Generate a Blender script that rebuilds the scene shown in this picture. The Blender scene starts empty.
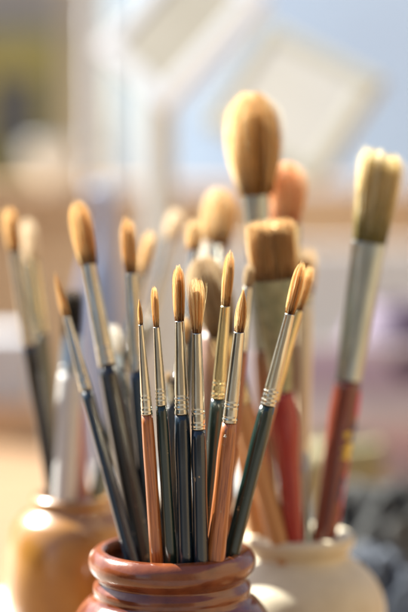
import bpy, math, random
from mathutils import Vector, Matrix, noise
random.seed(7)
R = math.radians
sc = bpy.context.scene
col = sc.collection

# ------------------------------------------------------------------ camera geometry
D, PITCH, K, ZC = .75, R(4.5), .3635, .262
CAM = Vector((0, -D, ZC))
FW = Vector((0, math.cos(PITCH), -math.sin(PITCH)))
UP = Vector((0, math.sin(PITCH), math.cos(PITCH)))

def P(px, py, Y):
    """photo pixel (408x612) on the ray to world plane y = Y"""
    d = FW + Vector((1, 0, 0)) * ((px - 204) / 612 * K) + UP * ((306 - py) / 612 * K)
    return CAM + d * ((Y - CAM.y) / d.y)

def S(Y):
    return K / 612 * (Y + D)

# ------------------------------------------------------------------ object helpers
def tag(o, label=None, cat=None, group=None, kind=None):
    if label: o['label'] = label
    if cat: o['category'] = cat
    if group: o['group'] = group
    if kind: o['kind'] = kind
    return o

def empty(name, loc, rot=None):
    o = bpy.data.objects.new(name, None)
    o.empty_display_size = .01
    col.objects.link(o)
    if rot is not None:
        o.matrix_world = Matrix.Translation(loc) @ rot.to_4x4()
    else:
        o.location = loc
    return o

class MB:
    def __init__(s): s.v = []; s.f = []
    def add(s, v, f):
        b = len(s.v); s.v += [tuple(q) for q in v]; s.f += [tuple(i + b for i in q) for q in f]
        return s
    def box(s, x0, x1, y0, y1, z0, z1, m=None):
        v = [Vector((x, y, z)) for z in (z0, z1) for y in (y0, y1) for x in (x0, x1)]
        if m: v = [m @ q for q in v]
        return s.add(v, [(0, 2, 3, 1), (4, 5, 7, 6), (0, 1, 5, 4), (2, 6, 7, 3), (0, 4, 6, 2), (1, 3, 7, 5)])
    def rings(s, st, n=32, m=None, close=False):
        """stations (z, rx, ry[, cx, cy]) bottom to top, capped"""
        v = []; f = []
        for q in st:
            cx, cy = (q[3], q[4]) if len(q) > 3 else (0, 0)
            for i in range(n):
                a = 2 * math.pi * i / n
                p = Vector((cx + q[1] * math.cos(a), cy + q[2] * math.sin(a), q[0]))
                v.append(m @ p if m else p)
        k = len(st)
        for j in range(k - 1 if not close else k):
            jj = (j + 1) % k
            for i in range(n):
                a, b = j * n + i, j * n + (i + 1) % n
                c, d = jj * n + (i + 1) % n, jj * n + i
                f.append((a, b, c, d))
        if not close:
            f.append(tuple(range(n - 1, -1, -1)))
            f.append(tuple((k - 1) * n + i for i in range(n)))
        return s.add(v, f)
    def build(s, name, mat, parent=None, smooth=True, bevel=0):
        me = bpy.data.meshes.new(name)
        me.from_pydata(s.v, [], s.f)
        me.update()
        if smooth: me.polygons.foreach_set('use_smooth', [True] * len(me.polygons))
        me.materials.append(mat)
        o = bpy.data.objects.new(name, me)
        col.objects.link(o)
        if parent is not None: o.parent = parent
        if bevel:
            b = o.modifiers.new('bevel', 'BEVEL'); b.width = bevel; b.segments = 3; b.limit_method = 'ANGLE'
        return o

def interp(pts, t):
    if t <= pts[0][0]: return pts[0][1]
    for (a, x), (b, y) in zip(pts, pts[1:]):
        if t <= b:
            u = (t - a) / (b - a); u = u * u * (3 - 2 * u) * .5 + u * .5
            return x + (y - x) * u
    return pts[-1][1]

# ------------------------------------------------------------------ materials
def new_mat(name):
    m = bpy.data.materials.new(name); m.use_nodes = True
    nt = m.node_tree
    return m, nt, nt.nodes['Principled BSDF']

def mat(name, c0, c1=None, rough=.5, metal=0, coat=0, scale=(1, 1, 1), nscale=40, detail=5, bump=0, bscale=None,
        lo=.35, hi=.65, rvar=0, coatr=.08, sub=0, trans=0):
    m, nt, b = new_mat(name)
    N, L = nt.nodes, nt.links
    b.inputs['Base Color'].default_value = (*c0, 1)
    b.inputs['Roughness'].default_value = rough
    b.inputs['Metallic'].default_value = metal
    b.inputs['Coat Weight'].default_value = coat
    b.inputs['Coat Roughness'].default_value = coatr
    if sub:
        b.inputs['Subsurface Weight'].default_value = sub
        b.inputs['Subsurface Scale'].default_value = .004
    tc = N.new('ShaderNodeTexCoord'); mp = N.new('ShaderNodeMapping')
    mp.inputs['Scale'].default_value = scale
    L.new(tc.outputs['Object'], mp.inputs['Vector'])
    nz = N.new('ShaderNodeTexNoise'); nz.inputs['Scale'].default_value = nscale; nz.inputs['Detail'].default_value = detail
    L.new(mp.outputs[0], nz.inputs['Vector'])
    if c1:
        cr = N.new('ShaderNodeValToRGB')
        cr.color_ramp.elements[0].position = lo; cr.color_ramp.elements[0].color = (*c0, 1)
        cr.color_ramp.elements[1].position = hi; cr.color_ramp.elements[1].color = (*c1, 1)
        L.new(nz.outputs['Fac'], cr.inputs[0]); L.new(cr.outputs[0], b.inputs['Base Color'])
    if rvar:
        mr = N.new('ShaderNodeMapRange')
        mr.inputs['To Min'].default_value = max(0, rough - rvar); mr.inputs['To Max'].default_value = rough + rvar
        L.new(nz.outputs['Fac'], mr.inputs['Value']); L.new(mr.outputs[0], b.inputs['Roughness'])
    if bump:
        n2 = N.new('ShaderNodeTexNoise'); n2.inputs['Scale'].default_value = bscale or nscale; n2.inputs['Detail'].default_value = 4
        L.new(mp.outputs[0], n2.inputs['Vector'])
        bp = N.new('ShaderNodeBump'); bp.inputs['Strength'].default_value = bump; bp.inputs['Distance'].default_value = .0006
        L.new(n2.outputs['Fac'], bp.inputs['Height']); L.new(bp.outputs[0], b.inputs['Normal'])
    return m

def hair(name, c0, c1, tr=.5):
    clear = .28 if name.startswith('fine') else 0
    """bristle: streaks along the hair, partly translucent"""
    m, nt, b = new_mat(name)
    N, L = nt.nodes, nt.links
    tc = N.new('ShaderNodeTexCoord'); mp = N.new('ShaderNodeMapping'); mp.inputs['Scale'].default_value = (1, 1, .06)
    L.new(tc.outputs['Object'], mp.inputs['Vector'])
    nz = N.new('ShaderNodeTexNoise'); nz.inputs['Scale'].default_value = 1500; nz.inputs['Detail'].default_value = 3
    L.new(mp.outputs[0], nz.inputs['Vector'])
    cr = N.new('ShaderNodeValToRGB')
    cr.color_ramp.elements[0].position = .38; cr.color_ramp.elements[0].color = (*c0, 1)
    cr.color_ramp.elements[1].position = .62; cr.color_ramp.elements[1].color = (*c1, 1)
    L.new(nz.outputs['Fac'], cr.inputs[0])
    L.new(cr.outputs[0], b.inputs['Base Color'])
    b.inputs['Roughness'].default_value = .38
    t = N.new('ShaderNodeBsdfTranslucent'); L.new(cr.outputs[0], t.inputs['Color'])
    mx = N.new('ShaderNodeMixShader'); mx.inputs[0].default_value = tr
    if clear:
        tp = N.new('ShaderNodeBsdfTransparent'); m2 = N.new('ShaderNodeMixShader'); m2.inputs[0].default_value = clear
        L.new(mx.outputs[0], m2.inputs[1]); L.new(tp.outputs[0], m2.inputs[2])
    L.new(b.outputs[0], mx.inputs[1]); L.new(t.outputs[0], mx.inputs[2])
    L.new((m2 if clear else mx).outputs[0], N['Material Output'].inputs['Surface'])
    return m

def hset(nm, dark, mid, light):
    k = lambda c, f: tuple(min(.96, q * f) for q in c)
    return (hair(nm + ' core', k(dark, .7), k(mid, .7), .4), hair('fine dark ' + nm, k(dark, .8), k(dark, 1.3), .55),  # core tones darkened, painting the shaded middle of the head
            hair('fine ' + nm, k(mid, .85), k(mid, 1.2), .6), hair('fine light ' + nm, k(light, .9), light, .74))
HAIR = {
 'sable': hset('sable', (.16, .048, .009), (.74, .32, .055), (.96, .80, .44)),
 'tan': hset('tan hair', (.30, .14, .035), (.78, .47, .15), (.96, .86, .58)),
 'pale': hset('pale hair', (.50, .36, .20), (.74, .58, .38), (.93, .84, .66)),
 'dull': hset('squirrel hair', (.16, .09, .04), (.36, .22, .10), (.80, .66, .44)),
 'orange': hset('orange hair', (.60, .16, .03), (.84, .38, .10), (.96, .82, .60)),
 'flat': hset('brown bristle', (.22, .10, .03), (.56, .31, .11), (.88, .68, .38)),
 'yellow': hset('yellow bristle', (.30, .25, .07), (.76, .58, .26), (.96, .89, .66)),
 'white': hset('goat hair', (.74, .68, .56), (.88, .83, .74), (.94, .92, .87)),
 'dark': hset('dark hair', (.03, .025, .02), (.06, .05, .04), (.14, .12, .09)),
}
METAL = {
 'nickel': mat('brushed nickel', (.64, .60, .50), (.40, .36, .28), .22, 1, scale=(1, 1, .08), nscale=520, rvar=.14, bump=.3, lo=.3, hi=.75),
 'brass': mat('pale brass', (.64, .53, .30), (.52, .42, .22), .22, 1, scale=(1, 1, .08), nscale=520, rvar=.14, bump=.3, lo=.3, hi=.75),
 'steel': mat('pale steel', (.42, .47, .48), (.32, .36, .36), .3, 1, scale=(1, 1, .1), nscale=600, rvar=.08),
 'olive': mat('tarnished tin', (.22, .22, .14), (.32, .31, .20), .4, .85, nscale=160, rvar=.1),
}
def lacquer(name, a, b, rough=.2, coat=.4, ns=900):
    m = mat(name, a, b, rough, 0, coat, scale=(1, 1, .035), nscale=ns, detail=6, lo=.3, hi=.7, bump=.12, rvar=.1)
    # chipped spots where the bare wood shows
    nt = m.node_tree; N, L = nt.nodes, nt.links; b_ = N['Principled BSDF']
    old = b_.inputs['Base Color'].links[0].from_socket
    tc = N.new('ShaderNodeTexCoord'); mp = N.new('ShaderNodeMapping'); mp.inputs['Scale'].default_value = (1, 1, .45)
    oi = N.new('ShaderNodeObjectInfo'); va = N.new('ShaderNodeVectorMath'); va.operation = 'ADD'
    L.new(tc.outputs['Object'], mp.inputs[0]); L.new(mp.outputs[0], va.inputs[0]); L.new(oi.outputs['Random'], va.inputs[1])
    n1 = N.new('ShaderNodeTexNoise'); n1.inputs['Scale'].default_value = 330; n1.inputs['Detail'].default_value = 6; n1.inputs['Roughness'].default_value = .65
    L.new(va.outputs[0], n1.inputs['Vector'])
    r_ = N.new('ShaderNodeMapRange'); r_.inputs['From Min'].default_value = .665; r_.inputs['From Max'].default_value = .69
    L.new(n1.outputs['Fac'], r_.inputs['Value'])
    mx = N.new('ShaderNodeMix'); mx.data_type = 'RGBA'
    mx.inputs['B'].default_value = (.30, .20, .11, 1)
    L.new(r_.outputs[0], mx.inputs['Factor']); L.new(old, mx.inputs['A']); L.new(mx.outputs['Result'], b_.inputs['Base Color'])
    return m
HAND = {
 'navy': lacquer('navy lacquer', (.003, .009, .018), (.012, .022, .032)),
 'green': lacquer('dark green lacquer', (.003, .012, .010), (.012, .028, .022)),
 'black': lacquer('black lacquer', (.004, .005, .006), (.014, .013, .012)),
 'orange': lacquer('orange stained wood', (.17, .038, .008), (.46, .155, .040), .3, .4, 1500),
 'red': lacquer('red painted wood', (.24, .012, .009), (.32, .022, .015), .45, .3),
 'maroon': lacquer('maroon painted wood', (.045, .006, .006), (.24, .05, .024), .3, .5, 330),
 'tan': lacquer('bare tan wood', (.36, .17, .055), (.50, .26, .10), .5, .2, 400),
 'cream': lacquer('cream painted wood', (.70, .58, .40), (.80, .69, .50), .5, .2),
 'white': lacquer('white painted wood', (.46, .46, .45), (.54, .53, .51), .45, .3),
 'brown': lacquer('brown wood', (.12, .05, .025), (.22, .10, .05), .4, .4),
 'olive': lacquer('olive brown wood', (.07, .06, .025), (.14, .11, .05), .4, .4),
 'dusty': lacquer('dusty red wood', (.42, .14, .10), (.52, .22, .15), .5, .2),
}

# ------------------------------------------------------------------ brushes
PROF = {
 # t from ferrule 0 to tip 1 -> share of the greatest half width
 'round': [(0, .70), (.25, .90), (.5, 1), (.74, .98), (.88, .86), (.96, .66), (1, .42)],
 'point': [(0, .78), (.25, .98), (.45, 1), (.65, .82), (.85, .42), (1, .05)],
 'splay': [(0, .50), (.25, .72), (.55, .96), (.8, 1), (.93, .9), (1, .62)],
 'mop':   [(0, .56), (.15, .74), (.38, .94), (.6, 1), (.78, .95), (.9, .74), (.97, .48), (1, .3)],
 'flat':  [(0, .90), (.4, .97), (.8, 1), (.95, .99), (1, .93)],
 'angle': [(0, .74), (.35, .84), (.7, .96), (.88, 1), (.96, .95), (1, .84)],
 'slim':  [(0, .9), (.3, 1), (.6, .85), (.85, .5), (1, .1)],
}

def grp_front(g): return 'red-brown' in g

def brush(label, group, tip, ft, fb, en, Yt, Ye, wb, w0, w1, w2, hairk, metalk, handk, prof='round', nf=260,
          flat=1.0, shape=None, ext=.05, crimps=2, slant=0, fluff=.06, bulge=1.1, tipcut=0, thick=.00010, name='paintbrush', marks=None, root_stain=.13):
    """tip, ft, fb, en: photo pixels of the tip, ferrule top, ferrule bottom and the point where it enters the jar.
    wb, w0, w1, w2: widths in photo pixels of the head, ferrule top, ferrule bottom and the handle at the mouth."""
    if grp_front(group): w1 *= 1.08; w2 *= 1.2
    A = P(*tip, Yt); B = P(*en, Ye)
    ax = (A - B).normalized()
    L = (A - B).length
    base = B - ax * ext
    zl = ax; xl = (Vector((1, 0, 0)) - ax * ax.x).normalized(); yl = zl.cross(xl)
    rot = Matrix((xl, yl, zl)).transposed()
    root = empty(name, base, rot)
    tag(root, label, 'paintbrush', group)
    tot = L + ext
    def zat(py): return ext + L * (en[1] - py) / (en[1] - tip[1])
    sY = S(Yt)
    zf, zb = zat(ft), zat(fb)
    sm = S((Yt + Ye) / 2)
    r0, r1, r2, rb = w0 / 2 * sm, w1 / 2 * sm, w2 / 2 * sm, wb / 2 * sY
    # handle: rounded end, swelling under the ferrule
    st = [(0, r2 * .30, r2 * .30), (.0012, r2 * .5, r2 * .5), (.003, r2 * .62, r2 * .62)]
    n = 26
    h1 = zb - .0004
    for i in range(1, n + 1):
        t = i / n
        z = .003 + (h1 - .003) * t
        zz = (z - ext) / (h1 - ext)
        if zz < 0: r = r2 * (.62 + .38 * (z / ext))
        else:
            r = r2 + (r1 - r2) * zz + (bulge - 1) * r1 * math.exp(-((zz - .78) / .16) ** 2)
            if zz > .96: r = min(r, r1 * (.97 + (bulge - 1) * (1 - zz) / .04))
        st.append((z, r, r))
    hst = list(st)
    MB().rings(st, 28).build('handle', HAND[handk], root)
    # ferrule with crimped rings and a rolled lip
    st = []; n = 90
    Lf = zf - zb
    cdep = random.uniform(.045, .085)
    cj = [random.uniform(-.15, .15) * min(.2, .0075 / Lf) for _ in range(4)]
    for i in range(n + 1):
        t = i / n
        r = r1 + (r0 - r1) * t ** 1.15
        fl = 1.0 + (flat - 1.0) * max(0, min(1, (t - .15) / .75))
        z = zb + Lf * t
        g = 0
        span = min(.2, .0075 / Lf)
        for c in range(crimps):
            tcen = cj[c] + span * (.30 + .62 * c / max(1, crimps - 1) if crimps > 1 else .5)
            for s2 in (-.11, .11):
                g += math.exp(-((t - tcen - s2 * span) / (.055 * span)) ** 2)
            g -= 1.0 * math.exp(-((t - tcen) / (.05 * span)) ** 2)
        r *= 1 - cdep * g
        if i == 0: r *= 1.035
        if i == n: r *= .985
        st.append((z, r * (1 / max(flat, .4) ** (0) ), r * fl))
    # flat brushes are wider at the top than a round tube
    MB().rings(st, 40).build('ferrule', METAL[metalk], root)
    # head: a dense core wrapped in loose hairs
    pr = PROF[prof]
    Lh = tot - zf
    core = []
    m = 18
    seed = random.random() * 100
    cut = .86 if prof in ('flat', 'angle') else .78
    for i in range(m + 1):
        t = i / m * cut
        q = interp(pr, t) * (.42 if prof not in ('flat', 'angle') else .6)
        core.append((zf - .0006 + Lh * t, rb * q, rb * q * flat))
    mb = MB(); mb.rings(core, 28)
    vv = []
    for (x, y, z) in mb.v:
        a = math.atan2(y, x * flat + 1e-9)
        w = 1 + .09 * noise.noise(Vector((math.cos(a) * 3.2 + seed, math.sin(a) * 3.2, (z - zf) / Lh * 1.2)))
        zz = z
        if z > zf + .001: zz = z - slant * (x / rb) * (z - zf) + .03 * Lh * noise.noise(Vector((x / rb * 4, y / rb * 4 , seed))) * ((z - zf) / Lh)
        vv.append((x * w, y * w, zz))
    mb.v = vv
    ncore = len(mb.f)
    seg = 7
    rbase = interp(pr, 0)
    isflat = prof in ('flat', 'angle')
    nc = 30 if isflat else 12
    clumps = [(random.random() * 2 * math.pi, random.uniform(.35, 1.02), random.gauss(0, .035), random.random()) for _ in range(nc * 2)]
    mats_idx = []
    nf = int(nf * (1.8 if wb < 25 else 1.5))
    thick = thick * (.54 if wb < 25 else .8)
    for k in range(nf):
        a = random.random() * 2 * math.pi
        rho = .45 + .58 * random.random() ** .75
        ci = min(range(len(clumps)), key=lambda q: (math.cos(a) * rho - math.cos(clumps[q][0]) * clumps[q][1]) ** 2 + (math.sin(a) * rho - math.sin(clumps[q][0]) * clumps[q][1]) ** 2)
        ca, cr_, cl, ct = clumps[ci]
        stray = random.random() < (.25 if prof == 'splay' else .09)
        tl = 1 - abs(random.gauss(0, .035 if isflat or prof == 'mop' else .06)) + cl * (.7 if isflat else (.35 if prof == 'mop' else 1))
        if random.random() < .14: tl *= random.uniform(.6, .95)
        wob = random.gauss(0, fluff) + (random.gauss(.10, fluff * 3.2) if stray else 0)
        wob = max(-.25, min(.42, wob))
        lx, ly = random.gauss(0, .035), random.gauss(0, .035)
        thk = thick * random.uniform(.7, 1.4)
        px_, py_ = math.cos(a) * rho, math.sin(a) * rho
        qx, qy = math.cos(ca) * cr_, math.sin(ca) * cr_
        roll = random.uniform(-1.2, 1.2)
        rootk = root_stain * random.choice((0, .2, .5, .8, 1.1, 1.5, 2.0)) * random.uniform(.7, 1.3)
        us = [0, max(.02, min(.6, rootk))]; us += [us[1] + (1 - us[1]) * q / (seg - 1) for q in range(1, seg)]
        pull = random.uniform(.0, .45) * (.35 if prof == 'splay' else 1)
        cv = .35 * ct + .65 * random.random() + .55 * (rho - .68)  # outer strands lean paler, a backlit halo put into the hair colour
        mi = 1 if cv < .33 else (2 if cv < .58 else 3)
        v = []; f = []
        bx, by = random.gauss(0, .03), random.gauss(0, .03)
        for j in range(seg + 1):
            u = us[j]
            t = max(0, tl * u)
            q = interp(pr, min(t, 1)) * (1 + wob * u * u)
            g = pull * u * u
            ux = px_ + (qx - px_) * g; uy = py_ + (qy - py_) * g
            x = rb * (q * ux + lx * u * u + bx * math.sin(u * 3.1))
            y = rb * (q * uy + ly * u * u + by * math.sin(u * 3.1)) * flat
            z = zf - .0005 + (Lh + .0005) * t - slant * (x / rb) * Lh * t
            w = thk * (1 - .7 * u ** 2)
            aa = math.atan2(uy, ux); tx, ty = -math.sin(aa), math.cos(aa)
            rl = roll + u * .8
            sx, sy = tx * math.cos(rl) - ty * math.sin(rl), tx * math.sin(rl) + ty * math.cos(rl)
            v += [(x + sx * w, y + sy * w, z), (x - sx * w, y - sy * w, z)]
            if j:
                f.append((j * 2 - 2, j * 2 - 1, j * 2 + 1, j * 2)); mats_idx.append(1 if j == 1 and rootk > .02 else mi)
        mb.add(v, f)
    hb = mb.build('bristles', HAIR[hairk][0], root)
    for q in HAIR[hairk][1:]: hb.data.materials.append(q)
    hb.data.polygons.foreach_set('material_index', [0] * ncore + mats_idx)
    if marks:
        for (y0, y1, a0, a1, mname, sd_) in marks:
            z0, z1 = zat(y1), zat(y0)
            nu, nv = 12, 26
            pts = [(q[0], q[1]) for q in hst]
            pm_ = MB(); V_ = []; F_ = []
            for lay in (0, 1):
                for jv in range(nv + 1):
                    tz = jv / nv
                    z = z0 + (z1 - z0) * tz
                    r = interp(pts, z) + (.0001 + .00022 * lay)
                    sh = math.sqrt(max(0, 1 - (2 * tz - 1) ** 2))
                    n0 = noise.noise(Vector((sd_, tz * 7, 0))) * 60; n1 = noise.noise(Vector((sd_ + 9, tz * 9, 0))) * 1.1
                    am = (a0 + a1) / 2 + n0 * .25; hw_ = max(.01, (a1 - a0) / 2 * sh * (1 + n1))
                    for iu in range(nu + 1):
                        aa = R(1) * (am + hw_ * (2 * iu / nu - 1) * 1.0)
                        V_.append((r * math.cos(aa), r * math.sin(aa), z))
            N_ = nu + 1; T_ = N_ * (nv + 1)
            for jv in range(nv):
                for iu in range(nu):
                    q0 = jv * N_ + iu
                    F_.append((T_ + q0, T_ + q0 + 1, T_ + q0 + N_ + 1, T_ + q0 + N_)); F_.append((q0, q0 + N_, q0 + N_ + 1, q0 + 1))
                q0 = jv * N_; F_.append((q0, T_ + q0, T_ + q0 + N_, q0 + N_)); q0 += nu; F_.append((q0, q0 + N_, T_ + q0 + N_, T_ + q0))
            pm_.add(V_, F_).build('paint_mark', PAINT[mname], root)
    return root

PAINT = {
 'pink': mat('magenta paint', (.42, .03, .09), (.55, .08, .16), .4, nscale=300, bump=.3),
 'yellow': mat('yellow paint', (.55, .36, .04), (.62, .46, .08), .4, nscale=300, bump=.3),
 'white': mat('off-white paint', (.60, .56, .48), (.70, .66, .58), .45, nscale=300, bump=.3),
 'blue': mat('dark blue paint', (.02, .04, .12), (.04, .07, .18), .4, nscale=300, bump=.3),
 'ochre': mat('ochre paint', (.40, .20, .05), (.50, .28, .08), .45, nscale=300, bump=.3),
}
G1 = 'paintbrushes standing in the red-brown jar'
G2 = 'paintbrushes standing in the cream jar'
G3 = 'paintbrushes standing in the amber jar'

#      label                                              grp  tip        ft   fb    entry      Yt    Ye   wb  w0 w1 w2
brush('thin navy-handled brush leaning farthest left out of the red-brown jar', G1,
      (55, 274), 319, 393, (129, 550), .040, .000, 8.5, 8, 12, 11, 'sable', 'nickel', 'navy', 'slim', 240, bulge=1.0)
brush('tall round brush with broad orange hair, second from left in the red-brown jar', G1,
      (77, 202), 266, 368, (142, 552), .052, .014, 23, 14, 18, 20, 'sable', 'nickel', 'black', 'round', 600, bulge=1.04)
brush('upright tall round brush with dark handle, standing behind the small orange-handled brush', G1,
      (127, 219), 275, 372, (152, 551), .046, .020, 16, 13, 16, 14, 'sable', 'nickel', 'navy', 'round', 480)
brush('smallest brush with tiny pointed tip and slim orange handle in the red-brown jar', G1,
      (139, 300), 324, 412, (157, 560), -.034, -.022, 5.2, 5, 11, 11.5, 'sable', 'nickel', 'orange', 'point', 160, bulge=1.05)
brush('small pointed brush with dark green handle, right of the slim orange-handled brush', G1,
      (154, 287), 326, 403, (171, 561), -.033, -.023, 7.4, 7, 10.5, 11, 'sable', 'nickel', 'green', 'round', 240)
brush('round brush with full straight tip and navy handle, left of the frayed brush', G1,
      (178, 267), 320, 412, (186, 562), -.030, -.025, 12.5, 9.5, 14, 13, 'sable', 'nickel', 'navy', 'round', 420)
brush('frayed navy-handled brush with splayed hairs, in the middle of the red-brown jar', G1,
      (196, 279), 332, 427, (201, 562), -.033, -.026, 17, 9.5, 13.5, 13, 'sable', 'nickel', 'navy', 'splay', 260, fluff=.2)
brush('round brush leaning right, its green handle passing behind the orange handle', G1,
      (230, 253), 305, 396, (205, 556), -.016, -.008, 11.5, 10, 13.5, 12, 'sable', 'brass', 'green', 'round', 380)
brush('pointed brush with reddish tip and thick orange handle in the red-brown jar', G1,
      (243.5, 290), 331, 420, (215, 561), -.034, -.023, 11.5, 11, 14.5, 17, 'sable', 'nickel', 'orange', 'point', 340, bulge=1.12,
      marks=[(431, 434, -118, -106, 'white', 5.0)])
brush('green-handled brush leaning farthest right out of the red-brown jar', G1,
      (302, 264), 313, 403, (231, 556), -.018, -.012, 13, 10, 14.5, 14, 'sable', 'nickel', 'green', 'round', 420)
brush('brush with brown tip close behind the rightmost green-handled one', G1,
      (311, 267), 310, 398, (229, 546), .016, .016, 12, 9.5, 13, 11, 'sable', 'brass', 'orange', 'round', 340)
brush('short white-tipped brush behind the tall brushes on the left of the red-brown jar', G1,
      (112, 325), 356, 372, (146, 540), .072, .027, 17, 10, 11, 12, 'white', 'steel', 'green', 'round', 320, crimps=1)
brush('small round brush with glowing cream tip, behind the frayed brush', G1,
      (195, 220), 252, 335, (177, 540), .085, .026, 17, 10, 12, 12, 'tan', 'nickel', 'green', 'round', 360)
brush('large blurred brush with broad pale rounded head, behind the middle of the red-brown jar', G1,
      (220, 190), 252, 340, (196, 538), .125, .026, 34, 18, 17, 13, 'tan', 'nickel', 'brown', 'round', 700, thick=.00014)

brush('brown-handled brush half hidden behind the thick orange-handled brush', G1,
      (250, 264), 288, 352, (220, 551), .034, .012, 11, 10, 13, 12, 'dull', 'nickel', 'orange', 'round', 300)
brush('black-handled brush mostly hidden behind the navy-handled brushes in the middle', G1,
      (186, 318), 345, 372, (161, 546), .040, .024, 9, 8, 11, 11, 'tan', 'nickel', 'black', 'round', 220)
brush('short black-handled brush behind the small green-handled brush in the red-brown jar', G1,
      (168, 372), 384, 404, (180, 545), .036, .026, 8, 8, 10, 12, 'dull', 'nickel', 'black', 'round', 220)

brush('wide dull brown mop brush with tan handle leaning left out of the cream jar', G2,
      (201, 257), 334, 400, (280, 543), .058, .070, 44, 27, 23, 21, 'dull', 'brass', 'tan', 'mop', 900, thick=.00014)
brush('white-tipped brush leaning left behind the brown mop brush, tan handle', G2,
      (206, 240), 262, 420, (259, 541), .105, .085, 17, 9, 17, 19, 'white', 'olive', 'tan', 'round', 300)
brush('biggest brush, oval golden mop head on a white metal ferrule, tallest in the cream jar', G2,
      (251, 93), 191, 345, (272, 530), .086, .098, 57, 27, 20, 14, 'tan', 'steel', 'brown', 'mop', 1500, thick=.00016)
brush('brush with orange-stained rounded head, right behind the flat brown brush', G2,
      (286, 162), 224, 330, (287, 528), .100, .102, 42, 30, 20, 14, 'orange', 'brass', 'brown', 'mop', 900, thick=.00015)
brush('flat square-ended brown bristle brush with red handle in the cream jar', G2,
      (270, 220), 277, 386, (294, 545), .045, .071, 48, 42, 21, 21, 'flat', 'olive', 'red', 'flat', 1100, flat=.32, bulge=1.35, thick=.00014)
brush('brush with pale tan tip and cream handle, behind the flat brown brush on its right', G2,
      (306, 248), 292, 300, (301, 526), .104, .106, 23, 15, 15, 14, 'tan', 'brass', 'cream', 'round', 360, crimps=1)
br = brush('large slanted yellow bristle brush with maroon handle, rightmost in the cream jar', G2,
      (383, 154), 240, 376, (324, 540), .072, .084, 45, 34, 27, 25, 'yellow', 'steel', 'maroon', 'angle', 1500, flat=.55, slant=.03, bulge=1.12, thick=.00016, root_stain=.26,
      marks=[(386, 412, -48, 2, 'pink', 1.0), (452, 520, -40, 8, 'pink', 4.0), (436, 456, -72, -18, 'yellow', 7.0), (415, 438, -50, 0, 'blue', 3.3),
             (470, 500, -60, -35, 'blue', 2.2), (425, 433, -80, -45, 'yellow', 9.0)])

brush('slender brush with dark tip and black handle, leftmost in the amber jar', G3,
      (8, 208), 252, 343, (53, 497), .110, .115, 16, 12, 15, 12, 'sable', 'nickel', 'black', 'round', 400)
brush('faint pale-tipped brush with olive handle, right of the leftmost brush in the amber jar', G3,
      (27, 220), 262, 335, (58, 492), .165, .130, 17, 13, 17, 12, 'pale', 'brass', 'olive', 'round', 300)
brush('dark flat brush with a broad white handle in the amber jar', G3,
      (74, 290), 336, 372, (64, 499), .120, .105, 20, 18, 22, 23, 'dark', 'steel', 'white', 'flat', 600, flat=.4, crimps=1)
brush('brush with dusty red handle, right of the white-handled one in the amber jar', G3,
      (70, 330), 352, 398, (82, 497), .155, .125, 14, 12, 14, 14, 'dark', 'brass', 'dusty', 'round', 300)
brush('tan-tipped brush leaning right from the amber jar, tip beside the tall upright brush', G3,
      (151, 232), 274, 345, (95, 498), .120, .115, 13, 9, 12, 11, 'tan', 'nickel', 'green', 'round', 320)
brush('faint pale brush leaning farthest right out of the amber jar', G3,
      (177, 210), 240, 320, (105, 497), .170, .130, 17, 8, 10, 9, 'pale', 'nickel', 'olive', 'round', 300)

# ------------------------------------------------------------------ jars
def jar(name, label, cx, cy, Y, prof, m, mi=None):
    """prof: (px radius, px y) of the outer line from the lip down; the mouth is at its first point"""
    c = P(cx, cy, Y)
    s = S(Y)
    root = None
    H = c.z
    pts = []
    for r, dy in prof:
        pts.append((H - dy * s, r * s))
    # outer profile from below upward, then the inside back down
    outer = list(reversed(pts))
    inner = [(H - .0006, pts[0][1] - .0012), (H - .004, pts[0][1] - .0032)]
    inner += [(z, max(.006, r - .0065)) for z, r in pts if z < H - .006]
    inner += [(.008, .55 * pts[-1][1]), (.007, .002)]
    st = [(0, .002)] + [(0, outer[0][1] * .9)] + outer + inner
    # smooth resample
    st2 = []
    for i in range(len(st)):
        st2.append(st[i])
    mb = MB().rings([(z, r, r) for z, r in st2], 96)
    o = mb.build(name, m)
    o.location = (c.x, Y, 0)
    tag(o, label, 'jar')
    return o

def smooth_prof(pts, n=6):
    out = []
    for i in range(len(pts) - 1):
        p0 = pts[max(i - 1, 0)]; p1 = pts[i]; p2 = pts[i + 1]; p3 = pts[min(i + 2, len(pts) - 1)]
        for k in range(n):
            t = k / n
            q = []
            for d in (0, 1):
                q.append(.5 * ((2 * p1[d]) + (-p0[d] + p2[d]) * t + (2 * p0[d] - 5 * p1[d] + 4 * p2[d] - p3[d]) * t * t + (-p0[d] + 3 * p1[d] - 3 * p2[d] + p3[d]) * t ** 3))
            out.append(tuple(q))
    out.append(pts[-1])
    return out

red_glaze = mat('red-brown glaze', (.10, .023, .008), (.19, .053, .017), .2, 0, .35, nscale=90, detail=8, bump=.22, bscale=260, rvar=.12, coatr=.12)
cream_clay = mat('cream clay', (.54, .47, .33), (.62, .55, .40), .6, 0, .15, nscale=60, bump=.35, bscale=160, coatr=.4)
amber = mat('amber glaze', (.23, .095, .011), (.38, .18, .028), .3, 0, .9, nscale=30, detail=6, bump=.3, bscale=90, coatr=.15)

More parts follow.
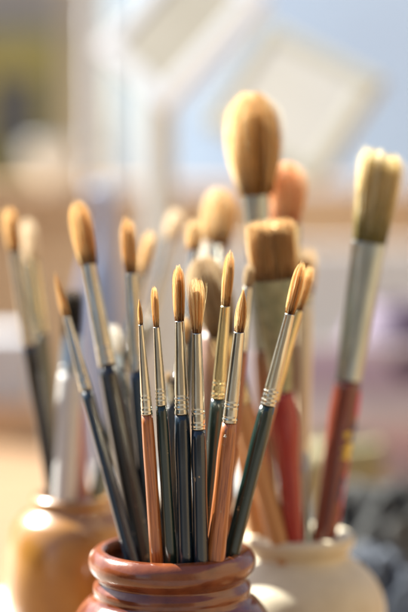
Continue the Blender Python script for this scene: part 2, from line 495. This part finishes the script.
zt = P(172, 547, 0).z / S(0)
jar('ceramic_jar', 'glossy red-brown jar with a thick rolled rim, in front at the bottom', 172, 547, .0,
    smooth_prof([(72, 0), (78, 1.5), (83, 7), (85, 14), (83, 22), (78, 28), (75.5, 31), (77, 34), (80, 38), (80.5, 42), (80, 46), (82, 50), (89, 56),
                 (98, 68), (105, 84), (107, 105), (104, 130), (95, 155), (84, 180), (76, 200), (72, zt - 2)]), red_glaze)
Yw = .09
zt = P(299, 532, Yw).z / S(Yw)
jar('ceramic_jar', 'matt cream jar with a flared lip, behind on the right', 299, 532, Yw,
    smooth_prof([(47, 0), (53, 1), (56, 5), (55.5, 11), (52, 17), (50, 21), (52, 25), (60, 31), (72, 41), (82, 55), (88, 74), (88, 98), (82, 125),
                 (70, 150), (60, 170), (56, zt - 2)]), cream_clay)
Ya = .12
zt = P(76, 493, Ya).z / S(Ya)
jar('ceramic_jar', 'glossy amber jar with rounded shoulders, behind on the left', 76, 493, Ya,
    smooth_prof([(38, 0), (42, 1), (45, 4), (46, 9), (46, 13), (51, 18), (60, 26), (67, 40), (71, 60), (72, 90), (70, 120), (62, 150), (54, 180), (50, zt - 2)]), amber)

# thin metal rod in the cream jar
A = P(306, 452, .082); B = P(307, 541, .082)
ax = (A - B).normalized()
mm = Matrix.Translation(B - ax * .045) @ ax.to_track_quat('Z', 'Y').to_matrix().to_4x4()
LL = (A - B).length + .045
rr = 4.5 * S(.08)
rod = MB().rings([(0, rr * .6, rr * .6), (.001, rr, rr), (LL - .012, rr, rr), (LL - .011, rr * 1.15, rr * 1.15), (LL - .008, rr * 1.15, rr * 1.15), (LL - .007, rr * .8, rr * .8), (LL - .001, rr * .6, rr * .6), (LL, rr * .3, rr * .3)], 24).build('metal_rod', METAL['steel'])
rod.matrix_world = mm
tag(rod, 'thin grey metal rod beside the maroon brush handle in the cream jar', 'rod')

# ------------------------------------------------------------------ setting
wood = mat('table wood', (.19, .105, .045), (.27, .155, .07), .55, 0, .1, scale=(1, 8, 1), nscale=6, detail=8, bump=.2, bscale=40)
t = empty('table', (0, .5, -.74)); tag(t, 'long tan wooden table under the three jars', 'table')
MB().box(-1.1, 1.1, -.61, .50, -.035 + .74, 0 + .74).build('table_top', wood, t, False, .003)
for x in (-1.02, 1.02):
    for y in (-.52, .42):
        MB().box(x - .03, x + .03, y - .03, y + .03, 0, .7045).build('leg', wood, t, False, .002)

floor_m = mat('paving', (.10, .095, .09), (.15, .14, .13), .8, nscale=3, detail=8, bump=.4, bscale=60)
tag(MB().add([(-40, -40, -.74), (40, -40, -.74), (40, 60, -.74), (-40, 60, -.74)], [(0, 1, 2, 3)]).build('ground', floor_m, None, False), kind='structure')

bounce_pave = mat('pale patio paving', (.44, .44, .43), (.52, .52, .50), .8, nscale=5, detail=8, bump=.4, bscale=60)
tag(MB().box(-4, 4, .9, 5.5, -.76, -.735).build('bounce_floor', bounce_pave, None, False), kind='structure')  # added unseen pale slab, bounces sunlight up onto the background

plaster = mat('taupe plaster', (.29, .29, .29), (.34, .34, .34), .85, nscale=4, bump=.3, bscale=80)
blue_plaster = mat('pale blue plaster', (.215, .265, .35), (.24, .30, .385), .85, nscale=3, bump=.3, bscale=80)
YW = 2.25
a = P(107, 0, YW)
w = MB().box(-2.5, a.x, YW, YW + .2, -.74, .74).build('house_wall', plaster, None, False)
tag(w, 'taupe plastered wall with the window, on the left', 'wall')
w = MB().box(a.x + .001, 3.5, YW + .75, YW + .9, -.74, 1.0).build('garden_wall', blue_plaster, None, False)
tag(w, 'pale blue painted wall across the background on the right', 'wall')
w.location = (a.x, YW + .75, 0)
for q in w.data.vertices: q.co.x -= a.x; q.co.y -= YW + .75
w.rotation_euler = (0, 0, R(-50))
bounce_tan = mat('sandy bounce wall', (.26, .19, .115), (.32, .24, .15), .85, nscale=3, bump=.3, bscale=40)
w = MB().box(1.9, 2.1, -3.4, 1.0, -.74, 2.2).build('bounce_wall', bounce_tan, None, False)  # added out of view for warm bounce and beige reflections on ferrules
tag(w, 'added sandy bounce surface, out of view right of the table', 'wall')
backdrop_m = mat('dark backdrop surface', (.05, .04, .03), (.10, .08, .06), .7, scale=(6, 6, 1), nscale=4, bump=.3, bscale=20)
w = MB().box(-1.6, 1.85, -3.0, -2.85, -.74, 2.4).build('dark_backdrop', backdrop_m, None, False)  # added behind the camera to put dark reflections in the metal
tag(w, 'added dark fence across the yard from the painted wall', 'backdrop')
w = MB().box(-3.6, -3.5, -3.0, 1.0, -.74, 1.35).build('dark_backdrop', backdrop_m, None, False)  # added out of view so handles reflect dark instead of bright horizon
tag(w, 'added low dark fence beyond the left end of the table', 'backdrop')
# window
olive = mat('olive paint', (.30, .28, .09), (.37, .34, .13), .6, nscale=20)
glass = mat('dark window pane', (.10, .115, .14), (.15, .165, .19), .3, 0, 0, nscale=2)
Yv = YW - .05
a = P(-40, 175, Yv); b = P(60, 32, Yv)
wn = empty('window', (a.x, Yv, a.z)); tag(wn, 'window with olive green frame and dark pane at top left', 'window')
fr = MB(); fw = .05
W_, H_ = b.x - a.x, b.z - a.z
fr.box(0, W_, 0, .045, H_ - fw * 1.5, H_); fr.box(0, W_, 0, .045, 0, fw * .8)
fr.box(0, fw, 0, .045, fw * .8, H_ - fw * 1.5); fr.box(W_ - fw * .75, W_, 0, .045, fw * .8, H_ - fw * 1.5)
fr.build('frame', olive, wn, False, .002)
MB().box(fw, W_ - fw * .75, .02, .03, fw * .8, H_ - fw * 1.5).build('pane', glass, wn, False)
# pale pillar beside it
cream_p = mat('pale stone', (.32, .31, .27), (.38, .37, .32), .8, nscale=8, bump=.3, bscale=60)
Yp = 1.95
a = P(64, 0, Yp); b = P(91, 0, Yp)
w = MB().box(a.x, b.x, Yp, Yp + .1, -.74, .78)
w.box(a.x - .015, b.x + .015, Yp - .015, Yp + .115, -.7401, -.6)
w = w.build('stone_pillar', cream_p, None, False, .004); tag(w, 'pale square stone pillar right of the window', 'pillar')
dk = mat('grey iron', (.20, .20, .22), (.26, .26, .28), .5, .6, nscale=30)
a = P(96.5, 0, 1.98)
w = MB().rings([(-.74, .03, .03), (-.73, .03, .03), (-.729, .008, .008), (.8, .008, .008)], 16).build('drainpipe', dk)
w.location = (a.x, 1.98, 0); tag(w, 'thin grey iron pipe right of the stone pillar', 'pipe')

# sideboard
sb_w = mat('brown sideboard wood', (.54, .33, .17), (.64, .42, .24), .6, 0, .1, scale=(1, 1, 6), nscale=5, detail=6, bump=.2, bscale=30)
Ys = 1.55
zs = P(0, 188, Ys).z
sb = empty('sideboard', (0, Ys, -.74)); tag(sb, 'long brown wooden sideboard behind the table', 'sideboard')
zt_ = zs + .74
MB().box(-1.0, .95, 0, .35, zt_ - .03, zt_).build('top', sb_w, sb, False, .003)
MB().box(-.97, .92, .02, .33, .06, zt_ - .0305).build('body', sb_w, sb, False, .003)
for i in range(4):
    x0 = -.96 + i * .47
    d_ = MB().box(x0 + .005, x0 + .46, .002, .019, .08, zt_ - .05).build('door', sb_w, sb, False, .003)
    kn = MB().rings([(0, .008, .008), (.01, .008, .008), (.012, .014, .014), (.022, .012, .012)], 16).build('handle', dk, d_)
    kn.rotation_euler = (R(90), 0, 0); kn.location = (x0 + (.42 if i % 2 == 0 else .05), .002, zt_ * .6)
for x in (-.93, .88):
    for y in (.04, .29):
        MB().box(x - .02, x + .02, y - .02, y + .02, 0, .0595).build('leg', sb_w, sb, False)

enamel = mat('white enamel', (.46, .51, .55), (.52, .57, .60), .3, 0, .5, nscale=10)
# white bowl on it
a = P(61, 188, 1.7)
s = S(1.7)
o = MB().rings([(0, .02, .02), (0, .03, .03), (.004, .03, .03), (.008, .028, .028), (.02, .041, .041), (.036, .048, .048), (.054, .0505, .0505), (.062, .051, .051), (.063, .049, .049), (.055, .047, .047), (.036, .044, .044), (.02, .036, .036), (.012, .01, .01)], 40).build('bowl', enamel)
o.location = (a.x, 1.7, zs); tag(o, 'round white enamel bowl on the sideboard, left of the blue bottle', 'bowl')

# blue bottle on the table behind
blue = mat('lavender blue ceramic', (.20, .26, .42), (.24, .30, .46), .4, 0, .4, nscale=12)
a = P(101, 0, .66); h = P(0, 185, .66).z
o = MB().rings([(0, .012, .012), (0, .017, .017), (.003, .0185, .0185), (h * .55, .0195, .0195), (h * .68, .017, .017), (h * .78, .010, .010), (h * .95, .009, .009), (h * .96, .0115, .0115), (h * .99, .0115, .0115), (h, .009, .009), (h - .01, .006, .006)], 40).build('bottle', blue)
o.location = (a.x, .66, 0); tag(o, 'tall lavender blue bottle on the table, behind the left brushes', 'bottle')

# table easel with two tilted boards
white_p = mat('white painted timber', (.50, .53, .53), (.56, .59, .59), .5, 0, .2, nscale=20)
Ye_ = .62
a = P(131, 0, Ye_); b = P(166, 0, Ye_)
xm = (a.x + b.x) / 2; hw = (b.x - a.x) / 2
ea = empty('table_easel', (xm, Ye_, 0), Matrix.Rotation(R(-46), 3, 'Z')); tag(ea, 'white wooden table easel standing behind the brushes', 'easel')
top = P(0, 62, Ye_).z
MB().box(-hw * .62, hw * .62, 0, .022, .012, top).build('post', white_p, ea, False, .002)
MB().box(-.07, .07, -.02, .16, 0, .0118).build('foot', white_p, ea, False, .002)
m_ = Matrix.Translation((0, .15, .0119)) @ Matrix.Rotation(R(24), 4, 'X')
MB().box(-.008, .008, -.006, .006, 0, .21, m_).build('rear_strut', white_p, ea, False)

def board(name, label, cat, cpx, cpy, Y, wpx, hpx, ang, th, mf, mc, brd, dx=0, dy=0):
    c = P(cpx, cpy, Y); s = S(Y)
    W, H = wpx * s / 2, hpx * s / 2
    rt = empty(name, c, Matrix.Rotation(R(-24), 3, 'Z') @ Matrix.Rotation(R(-20), 3, 'X') @ Matrix.Rotation(ang, 3, 'Y'))
    tag(rt, label, cat)
    bb = brd * s
    f = MB()
    f.box(-W, W, 0, th, H - bb, H); f.box(-W, W, 0, th, -H, -H + bb)
    f.box(-W, -W + bb, 0, th, -H + bb, H - bb); f.box(W - bb, W, 0, th, -H + bb, H - bb)
    f.build('frame', mf, rt, False, .0015)
    MB().box(-W + bb, W - bb, .0006, th - .001, -H + bb, H - bb).build('canvas', mc, rt, False)
    return rt
board_w = mat('white board frame', (.66, .69, .71), (.72, .74, .76), .6, nscale=14)
beige = mat('beige primed canvas', (.46, .43, .34), (.52, .49, .40), .8, nscale=14)
greyc = mat('grey cream canvas', (.58, .58, .54), (.63, .63, .59), .8, nscale=10)
khaki = mat('khaki wood', (.44, .43, .34), (.50, .49, .40), .6, nscale=14)
board('framed_board', 'beige board with a broad white frame, tilted, on top of the white easel', 'board', 178, 22, Ye_ - .016, 112, 150, R(38), .014, board_w, beige, 19)
board('framed_board', 'larger grey board with a thin khaki frame, tilted, right of the beige board', 'board', 290, 100, Ye_ + .03, 146, 124, R(27), .014, khaki, greyc, 15)

# white panel behind table at right, with paint on lower part
canv = mat('white canvas cloth', (.74, .76, .76), (.79, .81, .80), .8, nscale=8)
Yc = 1.30
a = P(158, 420, Yc); b = P(470, 246, Yc)
rt = empty('canvas', (a.x, Yc, a.z)); tag(rt, 'large off-white canvas standing in front of the sideboard, behind the jars of brushes', 'canvas')
W, H = b.x - a.x, b.z - a.z
MB().box(0, W, 0, .02, 0, H).build('stretched_cloth', canv, rt, False, .002)

# painted paper with violet and pink patches propped up on the table
def multi(name, stops, axis=2, scale=1.0, nz=.25):
    m, nt, b = new_mat(name); N, L = nt.nodes, nt.links
    tc = N.new('ShaderNodeTexCoord'); sp = N.new('ShaderNodeSeparateXYZ'); n = N.new('ShaderNodeTexNoise')
    n.inputs['Scale'].default_value = 14; n.inputs['Detail'].default_value = 5
    L.new(tc.outputs['Generated'], sp.inputs[0]); 
    mp = N.new('ShaderNodeMapping'); mp.inputs['Scale'].default_value = (.35, 1, 1)
    L.new(tc.outputs['Generated'], mp.inputs[0]); L.new(mp.outputs[0], n.inputs['Vector']); n.inputs['Scale'].default_value = 5
    ma = N.new('ShaderNodeMath'); ma.operation = 'MULTIPLY_ADD'; ma.inputs[1].default_value = nz; 
    L.new(n.outputs['Fac'], ma.inputs[0]); L.new(sp.outputs[axis], ma.inputs[2])
    sb2 = N.new('ShaderNodeMath'); sb2.operation = 'SUBTRACT'; sb2.inputs[1].default_value = nz * .5
    L.new(ma.outputs[0], sb2.inputs[0])
    cr = N.new('ShaderNodeValToRGB'); e = cr.color_ramp.elements
    e[0].position = stops[0][0]; e[0].color = (*stops[0][1], 1)
    e[1].position = stops[-1][0]; e[1].color = (*stops[-1][1], 1)
    for p_, c_ in stops[1:-1]:
        q = e.new(p_); q.color = (*c_, 1)
    L.new(sb2.outputs[0], cr.inputs[0]); L.new(cr.outputs[0], b.inputs['Base Color']); b.inputs['Roughness'].default_value = .7
    return m
pm = multi('violet and pink paint', [(0, (.55, .50, .52)), (.25, (.70, .46, .50)), (.42, (.76, .66, .68)), (.55, (.60, .60, .70)), (.72, (.40, .33, .46)), (.85, (.45, .38, .58)), (1, (.62, .60, .66))])
Yq = .66
a = P(245, 445, Yq); b = P(450, 344, Yq)
pt = MB().box(a.x, b.x, Yq, Yq + .004, 0.002, b.z)
pt = pt.build('painting', pm, None, False); tag(pt, 'painting of violet and pink bands standing at the far right of the table', 'painting')
# violet rounded pot/cloth
violet = mat('violet cloth', (.09, .06, .11), (.13, .09, .15), .7, nscale=20)

def heap(name, label, cat, m, cx, cy, rx, ry, h, seed, n=64):
    """a crumpled cloth lying in a heap: closed shell"""
    mb = MB(); v = []; f = []
    for j in range(n + 1):
        for i in range(n + 1):
            u, w_ = i / n * 2 - 1, j / n * 2 - 1
            d = math.hypot(u, w_)
            q = Vector((u * 2.2 + seed, w_ * 2.2, seed))
            rg = 1 - abs(noise.noise(q * 1.2)) * 2
            z = h * max(0, 1 - d ** 2.2) * (.55 + .45 * rg) + h * .12 * noise.noise(q * 4)
            z = max(z, .0015 + .001 * noise.noise(q * 5))
            k = 1 + .16 * noise.noise(Vector((math.atan2(w_, u), seed, 0)) * 1.3)
            if d > 1: k /= d
            v.append((u * rx * k, w_ * ry * k, z))
    N1 = n + 1
    for j in range(n):
        for i in range(n):
            f.append((j * N1 + i, j * N1 + i + 1, (j + 1) * N1 + i + 1, (j + 1) * N1 + i))
    mb.add(v, f)
    o = mb.build(name, m)
    so = o.modifiers.new('thickness', 'SOLIDIFY'); so.thickness = .0012; so.offset = -1
    o.location = (cx, cy, .0005)
    tag(o, label, cat)
    return o
a = P(400, 345, .60)
vz = P(0, 300, .74).z
o = MB().rings([(0, .02, .02), (0, .03, .03), (.01, .034, .034), (vz * .4, .052, .052), (vz * .7, .058, .058), (vz * .88, .045, .045), (vz * .95, .034, .034), (vz, .033, .033), (vz, .029, .029), (vz * .9, .028, .028), (vz * .85, .03, .03)], 40).build('vase', violet)
o.location = (P(399, 330, .74).x, .715, 0); tag(o, 'round violet vase behind the painting at the right edge', 'vase')
darkc = mat('charcoal rag', (.018, .02, .02), (.07, .07, .065), .85, nscale=25)
bluec = mat('slate blue rag', (.02, .026, .04), (.06, .075, .10), .85, nscale=25)
heap('cloth', 'charcoal paint rag crumpled on the table right of the cream jar', 'rag', darkc, P(388, 500, .33).x, .36, .075, .06, .060, 9.4)
heap('cloth', 'slate blue rag crumpled behind the lip of the cream jar', 'rag', bluec, P(372, 500, .22).x, .235, .045, .05, .040, 5.7)
oliv = mat('olive yellow paint', (.24, .21, .10), (.32, .28, .15), .6, nscale=30)
a = P(318, 0, .50); b = P(352, 0, .50)
o = MB().rings([(0, .03, .03), (0, .036, .036), (.05, .037, .037), (.062, .037, .037), (.063, .030, .030), (.058, .029, .029)], 40).build('bowl', oliv)
o.location = (P(338, 0, .5).x, .5, 0); tag(o, 'olive yellow bowl on the table behind the maroon brush handle', 'bowl')

paper = mat('white paper', (.78, .78, .76), (.82, .82, .80), .8, nscale=30)
def sheet(label, cx, cy, w, h, rz, z):
    o = MB().box(-w / 2, w / 2, -h / 2, h / 2, 0, .0008).build('paper_sheet', paper, None, False)
    o.location = (cx, cy, z); o.rotation_euler = (0, 0, rz); tag(o, label, 'paper')
sheet('white paper sheet on the table in front of the charcoal rag, at the right edge', P(425, 610, .18).x, .20, .09, .12, R(12), .004)
sheet('white paper sheet on the table left of the amber jar', P(-40, 600, .15).x, .19, .10, .16, R(-8), .004)
# small box on a wooden block at the far left end of the table
Yb = .88
zt0 = P(0, 405, Yb).z; a = P(-40, 400, Yb); b = P(27, 336, Yb)
o = MB().box(0, b.x - a.x + .02, 0, .09, 0, zt0).build('wooden_block', sb_w, None, False, .002)
o.location = (a.x, Yb, 0); tag(o, 'brown wooden block under the white box at the left edge', 'block')
o = MB().box(0, b.x - a.x, 0, .07, 0, b.z - zt0).build('box', mat('dull white card', (.44, .46, .50), (.50, .52, .56), .8, nscale=10), None, False, .002)
o.location = (a.x, Yb + .01, zt0 + .0002); tag(o, 'white cardboard box on the wooden block at the left edge', 'box')

# ------------------------------------------------------------------ light
SUNDIR = Vector((-.81 * math.cos(R(44)), .59 * math.cos(R(44)), math.sin(R(44)))).normalized()
w = bpy.data.worlds.new('World'); sc.world = w; w.use_nodes = True
nt = w.node_tree
sky = nt.nodes.new('ShaderNodeTexSky'); sky.sky_type = 'NISHITA'; sky.sun_disc = False
sky.sun_elevation = math.asin(SUNDIR.z); sky.sun_rotation = math.atan2(SUNDIR.x, SUNDIR.y)
sky.air_density = 1.0; sky.dust_density = 1.2; sky.ozone_density = 1.0
bg = nt.nodes['Background']; bg.inputs['Strength'].default_value = .05
nt.links.new(sky.outputs[0], bg.inputs['Color'])
sd = bpy.data.lights.new('sun', 'SUN'); sd.energy = 5.0; sd.angle = R(.5); sd.color = (1, .97, .88)
so = bpy.data.objects.new('sun', sd); col.objects.link(so)
so.rotation_euler = SUNDIR.to_track_quat('Z', 'Y').to_euler()

# ------------------------------------------------------------------ camera
cd = bpy.data.cameras.new('camera'); cam = bpy.data.objects.new('camera', cd); col.objects.link(cam)
cam.location = CAM; cam.rotation_euler = (R(90) - PITCH, 0, 0)
cd.sensor_fit = 'VERTICAL'; cd.sensor_height = 36; cd.sensor_width = 24
cd.lens = 36 / K
cd.clip_start = .01; cd.clip_end = 200
cd.dof.use_dof = True
cd.dof.focus_distance = (P(200, 300, -.030) - CAM).dot(FW)
cd.dof.aperture_fstop = (cd.lens / 32)
sc.camera = cam
sc.cycles.transparent_max_bounces = 48
sc.view_settings.view_transform = 'Standard'; sc.view_settings.look = 'None'
sc.view_settings.exposure = 2.15; sc.view_settings.gamma = 1
